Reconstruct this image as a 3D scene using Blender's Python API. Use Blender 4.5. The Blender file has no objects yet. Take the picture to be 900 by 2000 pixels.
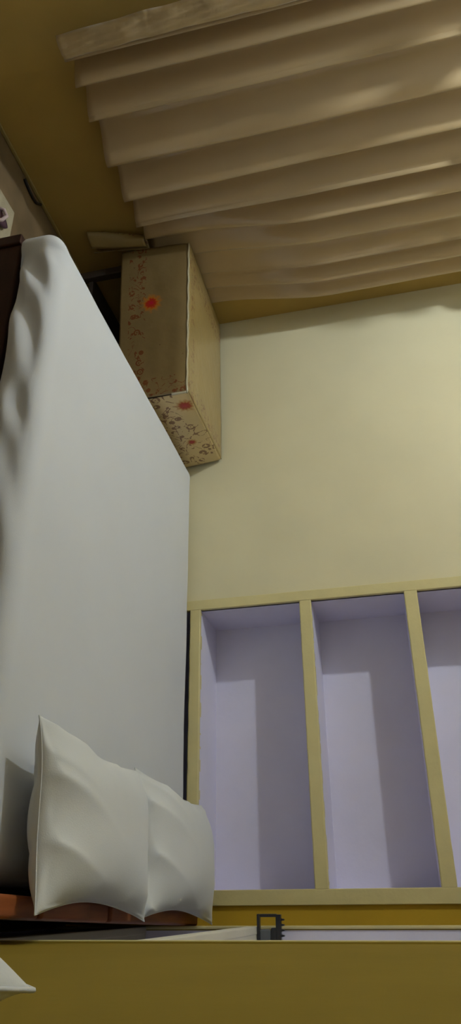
import bpy, bmesh, math, random
from mathutils import Vector, Matrix, noise

random.seed(7)
S = bpy.context.scene
COL = S.collection

# ------------------------------------------------------------------ camera
F_PX = 1427.17                                   # focal length in pixels of the 2000 px side
YAW, PITCH, ROLL = (math.radians(a) for a in (-28.95, -11.387, -6.693))
CAM_H = 1.4448
fwd = Vector((math.sin(YAW) * math.cos(PITCH), math.cos(YAW) * math.cos(PITCH), math.sin(PITCH)))
_r = Vector((math.cos(YAW), -math.sin(YAW), 0)); _u = _r.cross(fwd)
room_right = _r * math.cos(ROLL) + _u * math.sin(ROLL)
room_up = _u * math.cos(ROLL) - _r * math.sin(ROLL)
cam_data = bpy.data.cameras.new('camera')
cam_data.sensor_fit = 'VERTICAL'; cam_data.sensor_height = 36.0
cam_data.lens = 36.0 * F_PX / 2000.0
cam_data.clip_start = 0.02
cam = bpy.data.objects.new('camera', cam_data); COL.objects.link(cam)
# the phone was held on its side: picture right = up in the room, picture down = right in the room
ax, ay, az = room_up, -room_right, -fwd
cam.matrix_world = Matrix(((ax.x, ay.x, az.x, 0), (ax.y, ay.y, az.y, 0), (ax.z, ay.z, az.z, CAM_H), (0, 0, 0, 1)))
S.camera = cam

# ------------------------------------------------------------------ world, exposure
w = bpy.data.worlds.new('world'); S.world = w; w.use_nodes = True
w.node_tree.nodes['Background'].inputs[0].default_value = (0.02, 0.02, 0.022, 1)
w.node_tree.nodes['Background'].inputs[1].default_value = 1.0
S.view_settings.view_transform = 'Standard'; S.view_settings.look = 'None'
S.view_settings.gamma = 1.0; S.view_settings.use_curve_mapping = False
S.view_settings.exposure = 0.0
LAMP_POS = (-2.852, 1.33, 2.71)
LAMP_STRENGTH = 1780.0
LAMP_COLOR = (0.84, 0.95, 1.0, 1)

# ------------------------------------------------------------------ materials
MATS = {}
def nd(nt, t, **kw):
    n = nt.nodes.new(t)
    for k, v in kw.items(): setattr(n, k, v)
    return n
def mat(name, col, rough=0.6, var=0.06, vscale=6.0, bump=0.0, bscale=60.0, spec=0.3, sheen=0.0, stretch=None, coat=0.0, metallic=0.0):
    m = bpy.data.materials.new(name); m.use_nodes = True; nt = m.node_tree
    b = nt.nodes['Principled BSDF']
    b.inputs['Roughness'].default_value = rough
    b.inputs['Specular IOR Level'].default_value = spec
    b.inputs['Sheen Weight'].default_value = sheen
    b.inputs['Coat Weight'].default_value = coat
    b.inputs['Metallic'].default_value = metallic
    tc = nd(nt, 'ShaderNodeTexCoord'); mp = nd(nt, 'ShaderNodeMapping')
    if stretch: mp.inputs['Scale'].default_value = stretch
    nt.links.new(tc.outputs['Object'], mp.inputs[0])
    nz = nd(nt, 'ShaderNodeTexNoise'); nz.inputs['Scale'].default_value = vscale; nz.inputs['Detail'].default_value = 4
    nt.links.new(mp.outputs[0], nz.inputs[0])
    cr = nd(nt, 'ShaderNodeValToRGB')
    cr.color_ramp.elements[0].position = 0.3; cr.color_ramp.elements[1].position = 0.7
    cr.color_ramp.elements[0].color = tuple(c * (1 - var) for c in col) + (1,)
    cr.color_ramp.elements[1].color = tuple(min(1, c * (1 + var)) for c in col) + (1,)
    nt.links.new(nz.outputs[0], cr.inputs[0]); nt.links.new(cr.outputs[0], b.inputs['Base Color'])
    if bump:
        n2 = nd(nt, 'ShaderNodeTexNoise'); n2.inputs['Scale'].default_value = bscale; n2.inputs['Detail'].default_value = 3
        nt.links.new(mp.outputs[0], n2.inputs[0])
        bp = nd(nt, 'ShaderNodeBump'); bp.inputs['Strength'].default_value = bump; bp.inputs['Distance'].default_value = 0.004
        nt.links.new(n2.outputs[0], bp.inputs['Height']); nt.links.new(bp.outputs[0], b.inputs['Normal'])
    MATS[name] = m
    return m
mat('pale_yellow_paint', (0.72, 0.65, 0.43), rough=0.55, var=0.03, vscale=3, bump=0.12, bscale=35)
mat('frame_yellow_paint', (0.68, 0.59, 0.30), rough=0.5, var=0.05, vscale=8, bump=0.25, bscale=45)
mat('strip_mustard', (0.56, 0.36, 0.035), rough=0.7, var=0.05, vscale=4, bump=0.12, bscale=35, spec=0.15)  # mustard colour of the narrow strip beside the shelf frame
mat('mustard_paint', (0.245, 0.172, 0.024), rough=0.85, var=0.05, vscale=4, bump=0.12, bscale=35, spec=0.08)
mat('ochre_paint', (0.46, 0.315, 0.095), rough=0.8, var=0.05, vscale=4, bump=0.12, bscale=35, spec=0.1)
mat('cream_paint', (0.74, 0.70, 0.58), rough=0.6, var=0.04, bump=0.2, bscale=40)
mat('vinyl_highlight', (0.50, 0.44, 0.30), rough=0.12, var=0.05, spec=0.9, coat=0.6)  # glossy vinyl roll, paler to carry its silver highlight in the colour
mat('fillet_paint', (0.34, 0.25, 0.09), rough=0.7)
mat('lavender_paint', (0.79, 0.76, 0.93), rough=0.6, var=0.025, vscale=5, bump=0.15, bscale=40)
mat('ceiling_paint', (0.86, 0.86, 0.84), rough=0.8)
mat('sheet_cotton', (0.67, 0.685, 0.73), rough=0.85, var=0.02, vscale=2.5, bump=0.10, bscale=420, spec=0.1, sheen=0.15)
mat('pillow_cotton', (0.73, 0.745, 0.76), rough=0.85, var=0.025, vscale=4, bump=0.12, bscale=300, spec=0.1, sheen=0.15)
mat('curtain_satin', (0.47, 0.34, 0.185), rough=0.40, var=0.04, vscale=3, bump=0.06, bscale=180, spec=0.6, coat=0.7)
mat('hem_satin', (0.50, 0.37, 0.20), rough=0.42, var=0.10, vscale=9, bump=0.9, bscale=22, spec=0.45, sheen=0.2)
mat('red_wood', (0.30, 0.088, 0.028), rough=0.45, var=0.25, vscale=5, stretch=(12, 1.2, 6), spec=0.35)
mat('dark_wood', (0.030, 0.009, 0.006), rough=0.5, var=0.25, vscale=5, stretch=(1.2, 12, 6))
mat('table_wood', (0.05, 0.035, 0.025), rough=0.6, var=0.2)
mat('black_plastic', (0.022, 0.022, 0.028), rough=0.28, var=0.1, spec=0.5)
mat('grey_plastic', (0.10, 0.11, 0.13), rough=0.25, var=0.1, spec=0.5)
mat('floor_stone', (0.175, 0.12, 0.065), rough=0.4, var=0.22, vscale=7, spec=0.35)
mat('pale_mat', (0.40, 0.34, 0.23), rough=0.9, var=0.12, vscale=14, bump=0.5, bscale=120)
mat('slipper_rubber', (0.10, 0.05, 0.07), rough=0.5)
mat('slipper_strap', (0.55, 0.42, 0.42), rough=0.4)
mat('black_cable', (0.012, 0.010, 0.010), rough=0.45)
mat('steel', (0.45, 0.42, 0.36), rough=0.35, metallic=1.0)
mat('white_plastic', (0.75, 0.74, 0.70), rough=0.4)

def printed_cloth(name, base, flowers, band, curl=1.0, bump=0.4, rough=0.3):
    """Glossy oilcloth with printed scroll chains and flower blots; UV in metres."""
    m = bpy.data.materials.new(name); m.use_nodes = True; nt = m.node_tree; L = nt.links.new
    b = nt.nodes['Principled BSDF']; b.inputs['Roughness'].default_value = rough; b.inputs['Specular IOR Level'].default_value = 0.5
    tc = nd(nt, 'ShaderNodeTexCoord')
    def mth(op, a, c=None, clamp=False):
        n = nd(nt, 'ShaderNodeMath', operation=op, use_clamp=clamp)
        for i, v in enumerate((a, c)):
            if v is None: continue
            if isinstance(v, (int, float)): n.inputs[i].default_value = v
            else: L(v, n.inputs[i])
        return n.outputs[0]
    def mix(fac, a, bb):
        n = nd(nt, 'ShaderNodeMix', data_type='RGBA')
        L(fac, n.inputs[0])
        for i, v in ((6, a), (7, bb)):
            if isinstance(v, tuple): n.inputs[i].default_value = v + (1,)
            else: L(v, n.inputs[i])
        return n.outputs[2]
    sep = nd(nt, 'ShaderNodeSeparateXYZ'); L(tc.outputs['UV'], sep.inputs[0])
    u, v = sep.outputs[0], sep.outputs[1]
    nz = nd(nt, 'ShaderNodeTexNoise'); nz.inputs['Scale'].default_value = 5; L(tc.outputs['UV'], nz.inputs[0])
    colr = mix(nz.outputs[0], tuple(c * 0.85 for c in base), tuple(min(1, c * 1.12) for c in base))
    # scroll rings: wavy distance rings around voronoi points, broken up by noise, in bands
    vo = nd(nt, 'ShaderNodeTexVoronoi'); vo.inputs['Scale'].default_value = 26 * curl; vo.inputs['Randomness'].default_value = 0.75
    L(tc.outputs['UV'], vo.inputs[0])
    d = vo.outputs['Distance']
    ring = mth('LESS_THAN', mth('ABSOLUTE', mth('SUBTRACT', d, 0.30)), 0.085)
    nb = nd(nt, 'ShaderNodeTexNoise'); nb.inputs['Scale'].default_value = 45; L(tc.outputs['UV'], nb.inputs[0])
    ring = mth('MULTIPLY', ring, mth('GREATER_THAN', nb.outputs[0], 0.42))
    dot = mth('LESS_THAN', d, 0.10)
    iso = nd(nt, 'ShaderNodeTexNoise'); iso.inputs['Scale'].default_value = 17 * curl; iso.inputs['Detail'].default_value = 1; iso.inputs['Distortion'].default_value = 1.4
    L(tc.outputs['UV'], iso.inputs[0])
    sq = mth('MULTIPLY', mth('LESS_THAN', mth('ABSOLUTE', mth('SUBTRACT', iso.outputs[0], 0.5)), 0.022), mth('GREATER_THAN', nb.outputs[0], 0.45))
    ring = mth('MAXIMUM', ring, sq)
    marks = mth('MAXIMUM', ring, dot)
    mask = None
    for (axis, lo, hi) in band:
        c = u if axis == 'u' else v
        q = mth('MULTIPLY', mth('GREATER_THAN', c, lo), mth('LESS_THAN', c, hi))
        mask = q if mask is None else mth('MAXIMUM', mask, q)
    colr = mix(mth('MULTIPLY', mth('MULTIPLY', marks, mask), 0.8), colr, (0.15, 0.035, 0.012))
    # stray spots
    vs = nd(nt, 'ShaderNodeTexVoronoi'); vs.inputs['Scale'].default_value = 16; L(tc.outputs['UV'], vs.inputs[0])
    spots = mth('MULTIPLY', mth('LESS_THAN', vs.outputs['Distance'], 0.075), 0.55)
    colr = mix(spots, colr, (0.10, 0.05, 0.02))
    for (fu, fv, fr) in flowers:
        du = mth('SUBTRACT', u, fu); dv = mth('SUBTRACT', v, fv)
        rr = mth('SQRT', mth('ADD', mth('MULTIPLY', du, du), mth('MULTIPLY', dv, dv)))
        ang = mth('ARCTAN2', dv, du)
        wob = mth('ADD', mth('MULTIPLY', mth('COSINE', mth('MULTIPLY', ang, 11.0)), 0.10), mth('MULTIPLY', nb.outputs[0], 0.9))
        pet = mth('MULTIPLY', mth('ADD', wob, 0.55), fr)
        q = mth('DIVIDE', rr, pet)
        colr = mix(mth('MULTIPLY', mth('SUBTRACT', 1.25, q, True), 1.6, True), colr, (0.42, 0.14, 0.012))
        colr = mix(mth('MULTIPLY', mth('SUBTRACT', 0.75, q, True), 4.0, True), colr, (0.36, 0.025, 0.012))
        colr = mix(mth('MULTIPLY', mth('SUBTRACT', 0.32, q, True), 6.0, True), colr, (0.42, 0.012, 0.03))
    L(colr, b.inputs['Base Color'])
    n2 = nd(nt, 'ShaderNodeTexNoise'); n2.inputs['Scale'].default_value = 14; n2.inputs['Detail'].default_value = 3; L(tc.outputs['UV'], n2.inputs[0])
    bp = nd(nt, 'ShaderNodeBump'); bp.inputs['Strength'].default_value = bump; bp.inputs['Distance'].default_value = 0.01
    L(n2.outputs[0], bp.inputs['Height']); L(bp.outputs[0], b.inputs['Normal'])
    MATS[name] = m
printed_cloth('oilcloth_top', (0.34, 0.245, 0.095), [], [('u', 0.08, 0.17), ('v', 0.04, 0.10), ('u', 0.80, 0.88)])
printed_cloth('oilcloth_front_shaded', (0.20, 0.135, 0.055), [(0.36, 0.165, 0.046)], [('v', 0.045, 0.135), ('u', 0.80, 0.90)], curl=0.85, rough=0.22)  # same cloth, darkened: shade on the front flap is in the base colour
printed_cloth('oilcloth_side_lit', (0.66, 0.50, 0.25), [(0.10, 0.256, 0.040), (0.42, 0.20, 0.024)], [('u', 0.26, 0.56), ('v', 0.10, 0.22)], curl=0.62)  # same cloth, paler: light on the right-hand flap is in the base colour

# ------------------------------------------------------------------ helpers
def link(name, me, material, parent=None, smooth=False):
    o = bpy.data.objects.new(name, me); COL.objects.link(o)
    if material: me.materials.append(MATS[material])
    if parent: o.parent = parent
    if smooth:
        for p in me.polygons: p.use_smooth = True
    return o
def box_bm(bm, x0, x1, y0, y1, z0, z1, bev=0.0, seg=2):
    r = bmesh.ops.create_cube(bm, size=1)
    vs = r['verts']
    for v in vs:
        v.co = Vector(((x0 + x1) / 2 + v.co.x * (x1 - x0), (y0 + y1) / 2 + v.co.y * (y1 - y0), (z0 + z1) / 2 + v.co.z * (z1 - z0)))
    if bev:
        es = list({e for v in vs for e in v.link_edges})
        bmesh.ops.bevel(bm, geom=es, offset=bev, segments=seg, affect='EDGES', profile=0.5)
def boxes(name, lst, material, parent=None, bev=0.0, seg=2):
    bm = bmesh.new()
    for b in lst: box_bm(bm, *b, bev=bev, seg=seg)
    me = bpy.data.meshes.new(name); bm.to_mesh(me); bm.free()
    return link(name, me, material, parent)
def rounded(name, b, material, parent=None, bev=0.006, seg=3):
    o = boxes(name, [b], material, parent, bev, seg)
    for p in o.data.polygons: p.use_smooth = True
    m = o.modifiers.new('wn', 'WEIGHTED_NORMAL'); m.keep_sharp = True
    return o
def grid(name, fn, nu, nv, material, parent=None, uv=None, thick=0.0, smooth=True):
    """fn(i/nu, j/nv) -> point; uv(s, t) -> uv pair"""
    verts = [fn(i / nu, j / nv) for j in range(nv + 1) for i in range(nu + 1)]
    faces = []
    for j in range(nv):
        for i in range(nu):
            a = j * (nu + 1) + i
            faces.append((a, a + 1, a + nu + 2, a + nu + 1))
    me = bpy.data.meshes.new(name); me.from_pydata(verts, [], faces)
    if uv:
        lay = me.uv_layers.new(name='UVMap')
        for p in me.polygons:
            for li in p.loop_indices:
                vi = me.loops[li].vertex_index
                lay.data[li].uv = uv((vi % (nu + 1)) / nu, (vi // (nu + 1)) / nv)
    o = link(name, me, material, parent, smooth)
    if thick:
        m = o.modifiers.new('thickness', 'SOLIDIFY'); m.thickness = thick; m.offset = 0
    return o
def tube(name, pts, rad, material, parent=None, n=8, closed=False):
    bm = bmesh.new(); rings = []
    N = len(pts); P = [Vector(p) for p in pts]
    for i in range(N):
        if closed: t = P[(i + 1) % N] - P[i - 1]
        else: t = P[min(i + 1, N - 1)] - P[max(i - 1, 0)]
        t.normalize()
        a = t.orthogonal() if abs(t.z) > 0.9 else t.cross(Vector((0, 0, 1)))
        a.normalize(); b = t.cross(a)
        r = rad[i] if isinstance(rad, (list, tuple)) else rad
        rings.append([bm.verts.new(P[i] + a * (r * math.cos(2 * math.pi * k / n)) + b * (r * math.sin(2 * math.pi * k / n))) for k in range(n)])
    for i in range(N if closed else N - 1):
        A, B = rings[i], rings[(i + 1) % N]
        for k in range(n): bm.faces.new((A[k], A[(k + 1) % n], B[(k + 1) % n], B[k]))
    if not closed:
        bm.faces.new(rings[0][::-1]); bm.faces.new(rings[-1])
    bmesh.ops.recalc_face_normals(bm, faces=bm.faces)
    me = bpy.data.meshes.new(name); bm.to_mesh(me); bm.free()
    return link(name, me, material, parent, True)
def thing(name, label, cat, loc=(0, 0, 0), group=None):
    o = bpy.data.objects.new(name, None); COL.objects.link(o); o.empty_display_size = 0.1
    o.location = loc; o['label'] = label; o['category'] = cat
    if group: o['group'] = group
    return o
def tag(o, label, cat, group=None):
    o['label'] = label; o['category'] = cat
    if group: o['group'] = group
    return o
def struct(o, label=None):
    o['kind'] = 'structure'
    if label: o['label'] = label
    return o
def keep(parent):
    """children were built in world coordinates: undo the parent's offset"""
    for c in parent.children:
        c.matrix_parent_inverse = Matrix.Translation(-Vector(parent.location))

# ------------------------------------------------------------------ the room
XL, YB, XR = -3.047, 3.2, 0.069           # left wall, back wall, right wall
CEIL, YN, XH = 3.05, -1.6, 1.2
NX0, NX1, NZ0, NZ1, NYB = -1.2512, -0.056, 0.06, 2.05, 3.502      # shelf recess in the back wall
RY0, RY1, RXB = 1.745, 2.99, 0.37                                  # shelf recess in the right wall
struct(boxes('floor', [(XL - .2, XH + .2, YN - .2, YB + .6, -0.12, 0.0)], 'floor_stone'), 'dark brown stone floor')
struct(boxes('ceiling', [(XL - .2, XH + .2, YN - .2, YB + .6, CEIL, CEIL + .1)], 'ceiling_paint'), 'off-white ceiling')
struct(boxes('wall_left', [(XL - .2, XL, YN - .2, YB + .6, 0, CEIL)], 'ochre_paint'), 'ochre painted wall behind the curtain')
struct(boxes('wall_near', [(XL, XH, YN - .2, YN, 0, CEIL)], 'ceiling_paint'), 'white wall behind the viewer')
E_ = .03                                   # lining of the recesses
struct(boxes('wall_back', [(XL, NX0 - E_, YB, YB + .6, 0, CEIL), (NX0 - E_, NX1 + E_, YB, YB + .6, 0, NZ0 - E_), (NX0 - E_, NX1 + E_, YB, YB + .6, NZ1 + E_, CEIL),
                           (NX1 + E_, 0.0, YB, YB + .6, 0, CEIL)], 'pale_yellow_paint'), 'pale yellow wall behind the bed')
struct(boxes('trim_1', [(0.0, XR + .5, YB, YB + .6, 0, CEIL)], 'strip_mustard'), 'narrow mustard strip between shelf frame and corner')
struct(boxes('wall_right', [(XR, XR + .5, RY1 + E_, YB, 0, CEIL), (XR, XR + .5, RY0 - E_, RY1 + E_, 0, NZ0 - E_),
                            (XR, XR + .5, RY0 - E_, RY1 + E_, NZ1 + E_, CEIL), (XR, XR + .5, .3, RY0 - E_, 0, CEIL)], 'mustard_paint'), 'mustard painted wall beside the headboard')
struct(boxes('wall_doorway', [(XH, XH + .2, YN, .3, 0, CEIL), (XR + .5, XH + .2, .3, .5, 0, CEIL)], 'pale_yellow_paint'), 'yellow wall of the entrance')
bm = bmesh.new(); box_bm(bm, XL, XL + .010, YN, YB, 0, .018, bev=.004); me = bpy.data.meshes.new('baseboard_left'); bm.to_mesh(me); bm.free()
struct(link('baseboard_left', me, 'fillet_paint'), 'narrow ochre plaster fillet along the left wall')

# ------------------------------------------------------------------ recessed shelves
def wobble(o, amp, seed):
    for v in o.data.vertices:
        v.co += Vector((noise.noise(v.co * 7 + Vector((seed, 0, 0))), 0, noise.noise(v.co * 7 + Vector((0, seed, 5))))) * amp
def shelf_back():
    t = thing('built_in_shelf', 'tall built-in wall shelf with lavender recesses and yellow frame beside the bed', 'shelf', (-.65, YB, NZ0))
    e = .03
    boxes('back_panel', [(NX0 - e, NX1 + e, NYB, NYB + e, NZ0 - e, NZ1 + e)], 'lavender_paint', t)
    boxes('jamb', [(NX0 - e, NX0, YB + .006, NYB, NZ0, NZ1)], 'lavender_paint', t)
    boxes('jamb', [(NX1, NX1 + e, YB + .006, NYB, NZ0, NZ1)], 'lavender_paint', t)
    boxes('recess_floor', [(NX0, NX1, YB + .006, NYB, NZ0 - e, NZ0)], 'lavender_paint', t)
    boxes('recess_top', [(NX0, NX1, YB + .006, NYB, NZ1, NZ1 + e)], 'lavender_paint', t)
    for i, (z0, z1) in enumerate(((.508, .5594), (1.0355, 1.0902), (1.5136, 1.5718))):
        s = boxes('shelf_board', [(NX0, NX1, YB + .006, NYB, z0, z1)], 'lavender_paint', t)
        # plastered yellow front edge, slightly uneven by hand
        n = 60
        def fr(a, b, z0=z0, z1=z1, i=i):
            x = NX0 + a * (NX1 - NX0); prof = [(YB + .02, z0), (YB - .010, z0), (YB - .013, z0 + .004), (YB - .013, z1 - .004), (YB - .010, z1), (YB + .02, z1)]
            y, z = prof[round(b * 5)]
            return (x, y, z + .0016 * noise.noise(Vector((x * 16, i * 9.0 + (0 if b < .5 else 4), 0))))
        f = grid('front_edge', fr, n, 5, 'frame_yellow_paint', s, smooth=False)
    for (x0, x1, z0, z1) in ((-1.300, NX0, .45, 2.11), (NX1, 0.0, .45, 2.11), (NX0, NX1, NZ1, 2.11)):
        boxes('frame_strip', [(x0, x1, YB - .013, YB + .02, z0, z1)], 'frame_yellow_paint', t, bev=.003)
    keep(t)
shelf_back()
def shelf_right():
    t = thing('built_in_shelf', 'narrow-looking lavender wall recess with shelf in the mustard wall behind the headboard', 'shelf', (XR, 2.37, NZ0))
    e = .03
    boxes('back_panel', [(RXB, RXB + e, RY0 - e, RY1 + e, NZ0 - e, NZ1 + e)], 'lavender_paint', t)
    boxes('jamb', [(XR + .004, RXB, RY1, RY1 + e, NZ0, NZ1)], 'lavender_paint', t)
    boxes('jamb', [(XR + .004, RXB, RY0 - e, RY0, NZ0, NZ1)], 'lavender_paint', t)
    boxes('recess_floor', [(XR + .004, RXB, RY0, RY1, NZ0 - e, NZ0)], 'lavender_paint', t)
    boxes('recess_top', [(XR + .004, RXB, RY0, RY1, NZ1, NZ1 + e)], 'lavender_paint', t)
    for z1 in (.42, .853, 1.66):
        s = boxes('shelf_board', [(XR + .004, RXB, RY0, RY1, z1 - .052, z1)], 'cream_paint', t)
        boxes('front_edge', [(XR - .003, XR + .022, RY0, RY1, z1 - .050, z1 + .0015)], 'cream_paint', s, bev=.003)
    for y in (RY0, RY1):
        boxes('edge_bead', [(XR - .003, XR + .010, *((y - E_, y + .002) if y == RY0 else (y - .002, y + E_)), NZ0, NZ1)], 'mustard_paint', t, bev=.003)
        boxes('edge_bead', [(XR - .005, XR + .006, y - .006, y + .006, NZ0, NZ1)], 'frame_yellow_paint', t, bev=.003)
    keep(t)
shelf_right()

# ------------------------------------------------------------------ wall lamp (above the curtain, outside the picture)
def wall_lamp():
    x, y, z = LAMP_POS
    t = thing('wall_lamp', 'bare white bulb in a holder on the wall above the curtain', 'lamp', (XL, y, z))
    tube('holder', [(XL, y, z + .10), (XL + .03, y, z + .10), (XL + .085, y, z + .085), (x, y, z + .05)], [.035, .03, .02, .022], 'white_plastic', t, 12)
    bm = bmesh.new(); bmesh.ops.create_uvsphere(bm, u_segments=20, v_segments=12, radius=.033)
    for v in bm.verts:
        v.co.z *= 1.15; v.co += Vector((x, y, z))
    me = bpy.data.meshes.new('bulb'); bm.to_mesh(me); bm.free()
    m = bpy.data.materials.new('bulb_glow'); m.use_nodes = True
    b = m.node_tree.nodes['Principled BSDF']
    b.inputs['Base Color'].default_value = (.8, .8, .8, 1)
    b.inputs['Emission Color'].default_value = LAMP_COLOR; b.inputs['Emission Strength'].default_value = LAMP_STRENGTH
    MATS['bulb_glow'] = m
    link('bulb', me, 'bulb_glow', t, True)
    keep(t)
wall_lamp()

# ------------------------------------------------------------------ bed
MZ, MZ0 = 0.509, 0.345                 # top and underside of the mattress
MX0, MX1, MY0, MY1 = -2.026, -0.045, 1.562, 3.185
def bed():
    t = thing('bed', 'reddish brown wooden double bed frame with low segmented headboard', 'bed', (-1.0, 2.4, 0))
    rounded('side_rail', (-2.03, -.03, 1.585, 1.625, .12, MZ0 - .004), 'dark_wood', t)
    rounded('side_rail', (-2.03, -.03, 3.13, 3.17, .12, MZ0 - .004), 'dark_wood', t)
    rounded('foot_rail', (-2.075, -2.030, 1.575, 3.175, .10, MZ0 - .002), 'dark_wood', t)
    boxes('slat_base', [(-2.03, -.03, 1.625, 3.13, .29, MZ0 - .002)], 'dark_wood', t)
    for x in (-2.0, -.08):
        for y in (1.63, 3.12):
            rounded('leg', (x - .03, x + .03, y - .03, y + .03, 0, .13), 'dark_wood', t)
    # the headboard stands a little askew: far end closer to the wall
    h = boxes('headboard', [(-.020, .014, 1.53, 3.14, .05, .555)], 'dark_wood', t)
    segs = ((1.50, 1.76, .582), (1.766, 2.045, .588), (2.05, 2.20, .579), (2.205, 2.86, .585), (2.866, 3.145, .578))
    for y0, y1, z in segs:
        rounded('cap_rail', (-.026, .020, y0, y1, .50, z), 'red_wood', h, bev=.008)
    keep(t)
    rot = Matrix.Translation((0.0, 1.6, 0)) @ Matrix.Rotation(math.radians(-1.75), 4, 'Z') @ Matrix.Translation((0, -1.6, 0))
    for o in (h, *h.children): o.data.transform(rot)
bed()
def mattress():
    R = .062
    lo = Vector((MX0 + R, MY0 + R, MZ0 + .03)); hi = Vector((MX1 - R, MY1 - R, MZ - R))
    bm = bmesh.new()
    def face(fn, n, m):
        g = [[bm.verts.new(fn(i / n, j / m)) for i in range(n + 1)] for j in range(m + 1)]
        for j in range(m):
            for i in range(n): bm.faces.new((g[j][i], g[j][i + 1], g[j + 1][i + 1], g[j + 1][i]))
    X = lambda s: MX0 + s * (MX1 - MX0)
    Y = lambda s: MY0 + s * (MY1 - MY0)
    Z = lambda s: MZ0 + s * (MZ - MZ0)
    nx, ny, nz = 200, 150, 22
    face(lambda a, b: (X(a), Y(b), MZ), nx, ny); face(lambda a, b: (X(a), Y(1 - b), MZ0), nx, ny)
    face(lambda a, b: (X(a), MY0, Z(b)), nx, nz); face(lambda a, b: (X(1 - a), MY1, Z(b)), nx, nz)
    face(lambda a, b: (MX0, Y(1 - a), Z(b)), ny, nz); face(lambda a, b: (MX1, Y(a), Z(b)), ny, nz)
    bmesh.ops.remove_doubles(bm, verts=bm.verts, dist=1e-5)
    for v in bm.verts:
        p = v.co.copy()
        rz = R if p.z > .42 else .03
        q = Vector((min(max(p.x, lo.x), hi.x), min(max(p.y, lo.y), hi.y), min(max(p.z, lo.z), hi.z)))
        d = p - q
        if d.z < 0: d.z *= R / .03
        l = d.length
        if l > 1e-9:
            d = d / l * R
            if d.z < 0: d.z *= .03 / R
        v.co = q + d
    bmesh.ops.recalc_face_normals(bm, faces=bm.faces); bm.normal_update()
    for v in bm.verts:
        p, nrm = v.co.copy(), v.normal.copy()
        a = 0.0
        side = max(0.0, -nrm.y)                                  # near long side: pulled, wrinkled sheet
        ft = math.exp(-max(0, p.x - MX0) / .55)
        zz = (MZ - p.z)
        side *= min(1, max(0, (p.x - MX0 - .02) / .12))
        a += side ** 3 * ft * .017 * math.sin(24 * (p.x + 2.4 * zz) + 1.4 + 2 * noise.noise(p * 3)) * min(1, zz / .05)
        a += side * .007 * math.sin(40 * (zz + .18 * p.x) + 3 * noise.noise(Vector((p.x * 2, p.z * 6, 0)))) * min(1, zz / .05)
        foot = max(0.0, -nrm.x) * min(1, max(0, (p.y - MY0 - .02) / .12))
        a += foot * .006 * math.sin(22 * (p.y + .8 * zz)) * min(1, zz / .05)
        a += .045 * max(0, -nrm.x) * max(0, -nrm.y)
        a += max(0, nrm.z) * (.0035 * noise.noise(p * 2.2) + .0012 * noise.noise(p * 7))
        v.co = p + nrm * a
        if p.z < .40 and side > .2: v.co.y += .02 * (.40 - p.z) / .055   # sheet tucked under
    me = bpy.data.meshes.new('mattress'); bm.to_mesh(me); bm.free()
    o = link('mattress', me, 'sheet_cotton', None, True)
    tag(o, 'large mattress in a fitted white sheet on the wooden bed', 'mattress')
mattress()

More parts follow.
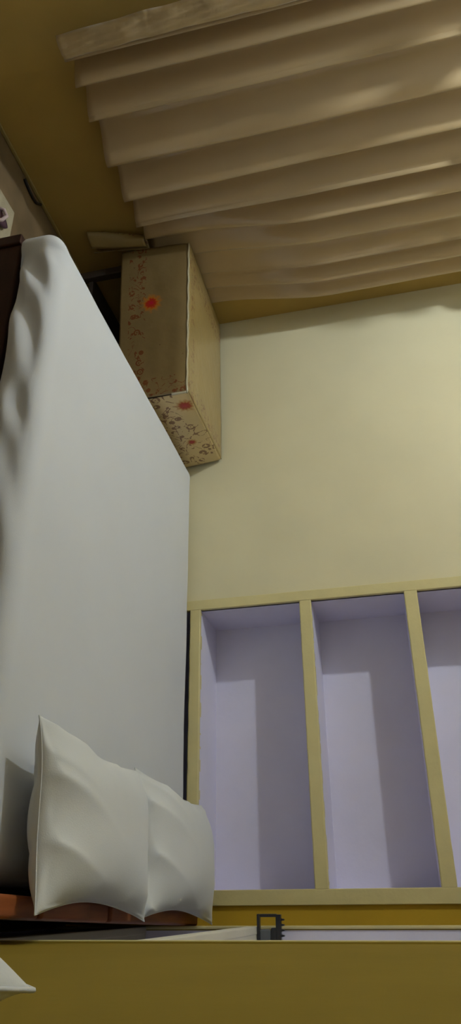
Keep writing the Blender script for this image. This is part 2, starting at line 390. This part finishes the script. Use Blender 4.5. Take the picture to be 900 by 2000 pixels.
# ------------------------------------------------------------------ pillows
def pillow(name, label, a, b, T, M, seed, n=84, ears=.10, hollow=0.0):
    """a, b half sizes, T half thickness; seam in the local xy plane"""
    rnd = random.Random(seed); ph = [rnd.uniform(0, 6.28) for _ in range(8)]
    bm = bmesh.new(); top, bot = {}, {}
    def outline(u, v):
        x = a * u * (1 - (ears + (hollow if u > 0 else 0)) * (1 - v * v) * abs(u) ** 1.5)
        y = b * v * (1 - ears * .7 * (1 - u * u) * abs(v) ** 1.5)
        return x, y
    for j in range(n + 1):
        for i in range(n + 1):
            u = math.sin((i / n - .5) * math.pi); v = math.sin((j / n - .5) * math.pi)
            x, y = outline(u, v)
            eu, ev = 1 - abs(u), 1 - abs(v)
            h = T * (max(0, 1 - abs(u) ** 2.4) ** .62) * (max(0, 1 - abs(v) ** 3.0) ** .48)
            # creases running in from the seams and corners
            edge = math.exp(-eu / .16) * min(1, eu / .04) + math.exp(-ev / .14) * min(1, ev / .04)
            near = math.exp(-(v + 1) / .30)                      # long folds drawn in from the near end
            ridge = lambda q: 2 * (1 - abs(((q / math.pi) % 2) - 1)) ** 2.2 - .6
            w1 = .8 * ridge(9 * u - 5 * v + ph[0]) * near * min(1, (v + 1) / .05)
            w1 += .5 * ridge(8 * v + 3 * u + ph[1]) * math.exp(-eu / .14) * min(1, eu / .05)
            w1 += .35 * ridge(10 * u + 2 * v + ph[5]) * math.exp(-(1 - v) / .12) * min(1, (1 - v) / .05)
            diag = ridge(13 * (u * .8 - v * .55) + ph[2]) * math.exp(-((u + .75) ** 2 + (v + .75) ** 2) / .10)
            soft = noise.noise(Vector((u * 1.4 + seed, v * 1.4, 0)))
            k = .017 * w1 + .007 * diag * min(1, h / .02) + .007 * soft * min(1, h / .03)
            sag = .006 * math.sin(3 * u + ph[3]) + .006 * math.sin(3.2 * v + ph[4])
            zt, zb = h + k * min(1, h / .012) + sag, -h * .85 + .4 * k * min(1, h / .012) + sag
            rim = i in (0, n) or j in (0, n)
            top[i, j] = bm.verts.new((x, y, sag if rim else zt))
            bot[i, j] = top[i, j] if rim else bm.verts.new((x, y, zb))
    for j in range(n):
        for i in range(n):
            q = [(i, j), (i + 1, j), (i + 1, j + 1), (i, j + 1)]
            bm.faces.new([top[k] for k in q])
            try: bm.faces.new([bot[k] for k in reversed(q)])
            except ValueError: pass
    rimpts = [top[i, 0].co.copy() for i in range(0, n, 2)] + [top[n, j].co.copy() for j in range(0, n, 2)] + \
             [top[i, n].co.copy() for i in range(n, 0, -2)] + [top[0, j].co.copy() for j in range(n, 0, -2)]
    bmesh.ops.recalc_face_normals(bm, faces=bm.faces)
    me = bpy.data.meshes.new(name); bm.to_mesh(me); bm.free()
    o = link(name, me, 'pillow_cotton', None, True)
    tag(o, label, 'pillow', 'white pillows')
    tube('seam', rimpts, .0018, 'pillow_cotton', o, 6, closed=True)
    o.matrix_world = M
    return o
def frame(loc, ry=0, rx=0, rz=0):
    return Matrix.Translation(loc) @ Matrix.Rotation(rz, 4, 'Z') @ Matrix.Rotation(ry, 4, 'Y') @ Matrix.Rotation(rx, 4, 'X')
R = math.radians
pillow('pillow', 'plump white pillow on the bed, nearer one, its corner hanging over the headboard', .213, .352, .090,
       frame((-.184, 1.980, .608), ry=R(-7), rz=R(-2)), 3, hollow=.08)
pillow('pillow', 'white pillow on the bed partly hidden behind the nearer pillow, next to the shelf wall', .216, .390, .085,
       frame((-.168, 2.735, .610), ry=R(-7), rx=R(1), rz=R(-2.5)), 11, hollow=.06)

# a pillow on a stand beside the viewer: only its far corner reaches into the picture
st = thing('bedside_stand', 'narrow wooden stand against the mustard wall carrying a pillow', 'stand', (-.07, .25, 0))
rounded('stand_top', (-.22, .064, .305, .52, .775, .80), 'red_wood', st)
for x in (-.20, .04):
    for y in (.325, .50): rounded('leg', (x - .018, x + .018, y - .018, y + .018, 0, .775), 'red_wood', st)
keep(st)

# ------------------------------------------------------------------ curtain on the left wall
CREST = [1.345, 1.49, 1.60, 1.735, 1.95, 2.145, 2.305, 2.455, 2.60, 2.74, 2.86, 2.975]
CZ0, CZ1 = .452, 2.34
def fold(y):
    for k in range(len(CREST) - 1):
        if CREST[k] <= y <= CREST[k + 1]:
            f = (y - CREST[k]) / (CREST[k + 1] - CREST[k])
            g = .5 * f / .30 if f < .30 else .5 + .5 * (f - .30) / .70       # quick fall, slow rise to the next crest
            return .5 + .5 * math.cos(2 * math.pi * g), k
    return 1.0, 0
def curtain_x(y, z):
    s, k = fold(y)
    up = (z - CZ0) / (CZ1 - CZ0)
    def sm(q): q = max(0.0, min(1.0, q)); return q * q * (3 - 2 * q)
    squeeze = sm((y - 2.25) / .25) * sm((1.35 - z) / .68)
    base, amp = .052, .078 + .012 * math.sin(k * 2.3) + .020 * (1 - up)
    calm = sm((y - 2.40) / .25)                         # shallower folds towards the corner
    base += .042 * calm; amp *= 1 - .45 * calm
    amp *= 1 - .55 * squeeze
    base *= 1 - .72 * squeeze
    head = sm((z - 2.20) / .07)                          # unseen gathered heading, pleats shaped to break the lamp light into patches
    return XL + base + amp * s + head * .055 * max(0.0, math.sin(y * 2 * math.pi / .105)) ** .7 + .006 * noise.noise(Vector((y * 5, z * 1.3, 2.0))) 
def curtain():
    t = thing('curtain', 'long cream curtain in soft vertical folds on the left wall', 'curtain', (XL + .08, 2.2, CZ0))
    NY, NZ = 300, 60
    Y0, Y1 = 1.455, 2.975
    def fn(a, b):
        y = Y0 + a * (Y1 - Y0)
        s, k = fold(y)
        z = CZ0 + b * (CZ1 - CZ0) + (1 - b) * (.010 * (1 - s) + .006 * math.sin(y * 9))
        yy = y + .012 * noise.noise(Vector((y * 3, z * .8, 7))) + .006 * (1 - b) * math.sin(7 * y)
        return (curtain_x(y, z), yy, z)
    grid('panel', fn, NY, NZ, 'curtain_satin', t, thick=.002)
    def hem(a, b):
        y = 1.395 + a * .082
        z = CZ0 + .006 + b * (CZ1 - CZ0)
        x = XL + .150 + .008 * math.sin(a * math.pi) + .004 * noise.noise(Vector((y * 30, z * 9, 1))) + .003 * math.sin(z * 30 + 20 * a)
        if a < .06: x -= .02
        return (x, y + .004 * math.sin(z * 5), z)
    grid('side_hem', hem, 10, 120, 'hem_satin', t, thick=.003)
    keep(t)
    r = thing('curtain_rod', 'metal curtain rod with round ends above the cream curtain', 'curtain rod', (XL + .09, 2.2, CZ1))
    tube('rod', [(XL + .10, 1.28, CZ1 - .01), (XL + .10, 3.08, CZ1 - .01)], .010, 'steel', r, 10)
    for y in (1.27, 3.09):
        bm = bmesh.new(); bmesh.ops.create_uvsphere(bm, u_segments=12, v_segments=8, radius=.02)
        for v in bm.verts: v.co += Vector((XL + .10, y, CZ1 - .01))
        me = bpy.data.meshes.new('finial'); bm.to_mesh(me); bm.free(); link('finial', me, 'steel', r, True)
    for y in (1.34, 3.03):
        tube('bracket', [(XL, y, CZ1 - .03), (XL + .05, y, CZ1 - .03), (XL + .10, y, CZ1 - .022)], .007, 'steel', r)
    keep(r)
curtain()

# ------------------------------------------------------------------ small table and its oilcloth
TX0, TX1, TY0, TY1, TZ = -2.965, -2.060, 2.545, 3.185, .665
TROT = Matrix.Translation((TX1, TY0, 0)) @ Matrix.Rotation(math.radians(2.2), 4, 'Z') @ Matrix.Translation((-TX1, -TY0, 0))
def table():
    t = thing('small_table', 'dark small table in the corner hidden under a printed oilcloth', 'table', (-2.48, 2.85, 0))
    rounded('tabletop', (TX0 + .004, TX1 - .004, TY0 + .004, TY1 - .004, TZ - .035, TZ - .004), 'table_wood', t)
    for x in (TX0 + .05, TX1 - .05):
        for y in (TY0 + .05, TY1 - .05): rounded('leg', (x - .022, x + .022, y - .022, y + .022, 0, TZ - .035), 'table_wood', t)
    boxes('lower_shelf', [(TX0 + .04, TX1 - .04, TY0 + .06, TY1 - .04, .10, .12)], 'table_wood', t)
    keep(t)
    c = thing('tablecloth', 'glossy gold oilcloth printed with red flowers and scrolls over the corner table', 'tablecloth', (-2.48, 2.85, TZ))
    W, D = TX1 - TX0, TY1 - TY0
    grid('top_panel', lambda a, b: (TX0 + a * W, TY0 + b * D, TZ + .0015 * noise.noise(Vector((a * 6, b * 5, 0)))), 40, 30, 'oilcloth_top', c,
         uv=lambda a, b: (a * W, b * D), thick=.002)
    Hf = .355
    def front(a, b):          # b=1 at the table edge; rolls over the edge
        z = TZ - (1 - b) * Hf
        y = TY0 - .004 - .010 * math.sin(min(1, (1 - b) * 6) * math.pi / 2) - .010 * (1 - b) * math.sin(a * 5.0 + .6) - .004 * noise.noise(Vector((a * 5, b * 4, 3)))
        x = TX0 + .004 + a * (W + .012) - (1 - b) * .010 * (1 - a)
        if b > .985: y = TY0 + .002
        return (x, y, z + .018 * (1 - b) * a)
    grid('front_flap', front, 60, 40, 'oilcloth_front_shaded', c, uv=lambda a, b: (a * W, b * Hf), thick=.002)
    # rolled edge of the front flap, its silver highlight put into the colour
    tube('front_roll', [front(i / 40, .975)[:1] + (TY0 - .006, TZ - .003 + .0015 * math.sin(i * 1.3)) for i in range(41)], .0055, 'vinyl_highlight', c, 8)
    tube('edge_roll', [(front(1, 1 - .012 - .0125 * i)[0] + .002, TY0 - .014, front(1, 1 - .012 - .0125 * i)[2]) for i in range(17)], .0055, 'vinyl_highlight', c, 8)
    Hs = .30
    def side(a, b):           # right-hand flap, a from front to back
        z = TZ - (1 - b) * Hs
        out = .014 * (1 - b) ** .8 * (.5 + 1.2 * a) + .006 * (1 - b) * math.sin(a * 7 + 1)
        x = TX1 + .003 + out
        if b > .98: x = TX1 - .002
        y = TY0 + .006 + a * (D - .012) + .0 * b
        return (x, y, z)
    grid('side_flap', side, 50, 30, 'oilcloth_side_lit', c, uv=lambda a, b: (a * D, b * Hs), thick=.002)
    # left front corner of the cloth gathered into a hanging tail
    def tail(a, b):
        ang = a * 2 * math.pi * .93 + .5
        z = .165 + b * .28
        r = (.036 + .012 * (1 - b)) * (1 + .12 * math.sin(3 * ang + 4 * b))
        lean = (1 - b)
        return (TX0 - .030 + .75 * r * math.cos(ang) - .022 * lean, TY0 - .030 - .050 * lean + r * 1.25 * math.sin(ang), z)
    grid('corner_tail', tail, 28, 30, 'oilcloth_top', c, uv=lambda a, b: (a * .25, .1 + b * .45), thick=.0025)
    keep(c)
    for o in (*t.children, *c.children): o.data.transform(TROT)
table()

# ------------------------------------------------------------------ small black toothed clip on the recess shelf
def clip():
    z0 = .8552; y0, y1 = 2.925, 2.950
    t = thing('toothed_clip', 'small black toothed clip with an open loop sticking out of the lavender recess', 'clip', (.08, 2.94, z0))
    xa, xb = .026, .150
    rounded('base_bar', (xa, xb, y0, y1, z0, z0 + .010), 'black_plastic', t, bev=.002)
    rounded('end_bar', (xa, xa + .010, y0, y1, z0 + .012, z0 + .070), 'black_plastic', t, bev=.002)
    rounded('top_bar', (xa + .002, xb, y0, y1, z0 + .068, z0 + .086), 'black_plastic', t, bev=.002)
    rounded('body', (xa + .048, xb, y0 + .002, y1 - .002, z0 + .008, z0 + .048), 'grey_plastic', t, bev=.006)
    rounded('hinge', (xa + .043, xb, y0 + .001, y1 - .001, z0 + .050, z0 + .070), 'black_plastic', t, bev=.004)
    for k in range(7):
        x = xa + .014 + k * .0165
        bm = bmesh.new(); box_bm(bm, x, x + .009, y0 + .003, y1 - .003, z0 + .084, z0 + .097)
        for v in bm.verts:
            if v.co.z > z0 + .09: v.co.x = x + .0045 + (v.co.x - x - .0045) * .45
        me = bpy.data.meshes.new('tooth'); bm.to_mesh(me); bm.free(); link('tooth', me, 'black_plastic', t)
    keep(t)
clip()

# ------------------------------------------------------------------ things on the floor by the left wall
fm = boxes('floor_mat', [(-2.745, -2.30, 1.2, 1.975, 0.0, .008)], 'pale_mat', bev=.003)
tag(fm, 'pale beige mat on the dark floor beside the foot of the bed', 'mat')
def slipper():
    t = thing('slipper', 'dark rubber slipper with a pale strap on the floor mat', 'slipper', (-2.58, 1.83, .008))
    def sole(a, b):
        ang = a * 2 * math.pi
        return (-2.575 + (.040 + .006 * math.cos(2 * ang)) * math.cos(ang) * b, 1.80 + .115 * math.sin(ang) * b, .020)
    o = grid('sole', sole, 32, 4, 'slipper_rubber', t, thick=0)
    m = o.modifiers.new('thickness', 'SOLIDIFY'); m.thickness = .011; m.offset = -1 if True else 1
    tube('strap', [(-2.612, 1.84, .021), (-2.605, 1.85, .045), (-2.575, 1.86, .056), (-2.545, 1.85, .045), (-2.538, 1.84, .021)], .008, 'slipper_strap', t, 8)
    keep(t)
slipper()
pts = []
for i in range(25):
    s = i / 24
    pts.append((-3.008 + .02 * math.sin(s * 3.0) - .10 * max(0, s - .75), 2.0 + .165 * s, .007))
tag(tube('cable', pts, .007, 'black_cable', None, 8), 'black cable lying on the floor along the left wall', 'cable')
pillow('pillow', 'white pillow leaning on the mustard wall away from the bed, only a corner showing', .195, .27, .085,
       Matrix.Translation((-.004, .24, 1.008)) @ Matrix.Rotation(R(15), 4, 'Y') @ Matrix.Rotation(R(90), 4, 'Y'), 23, n=48)
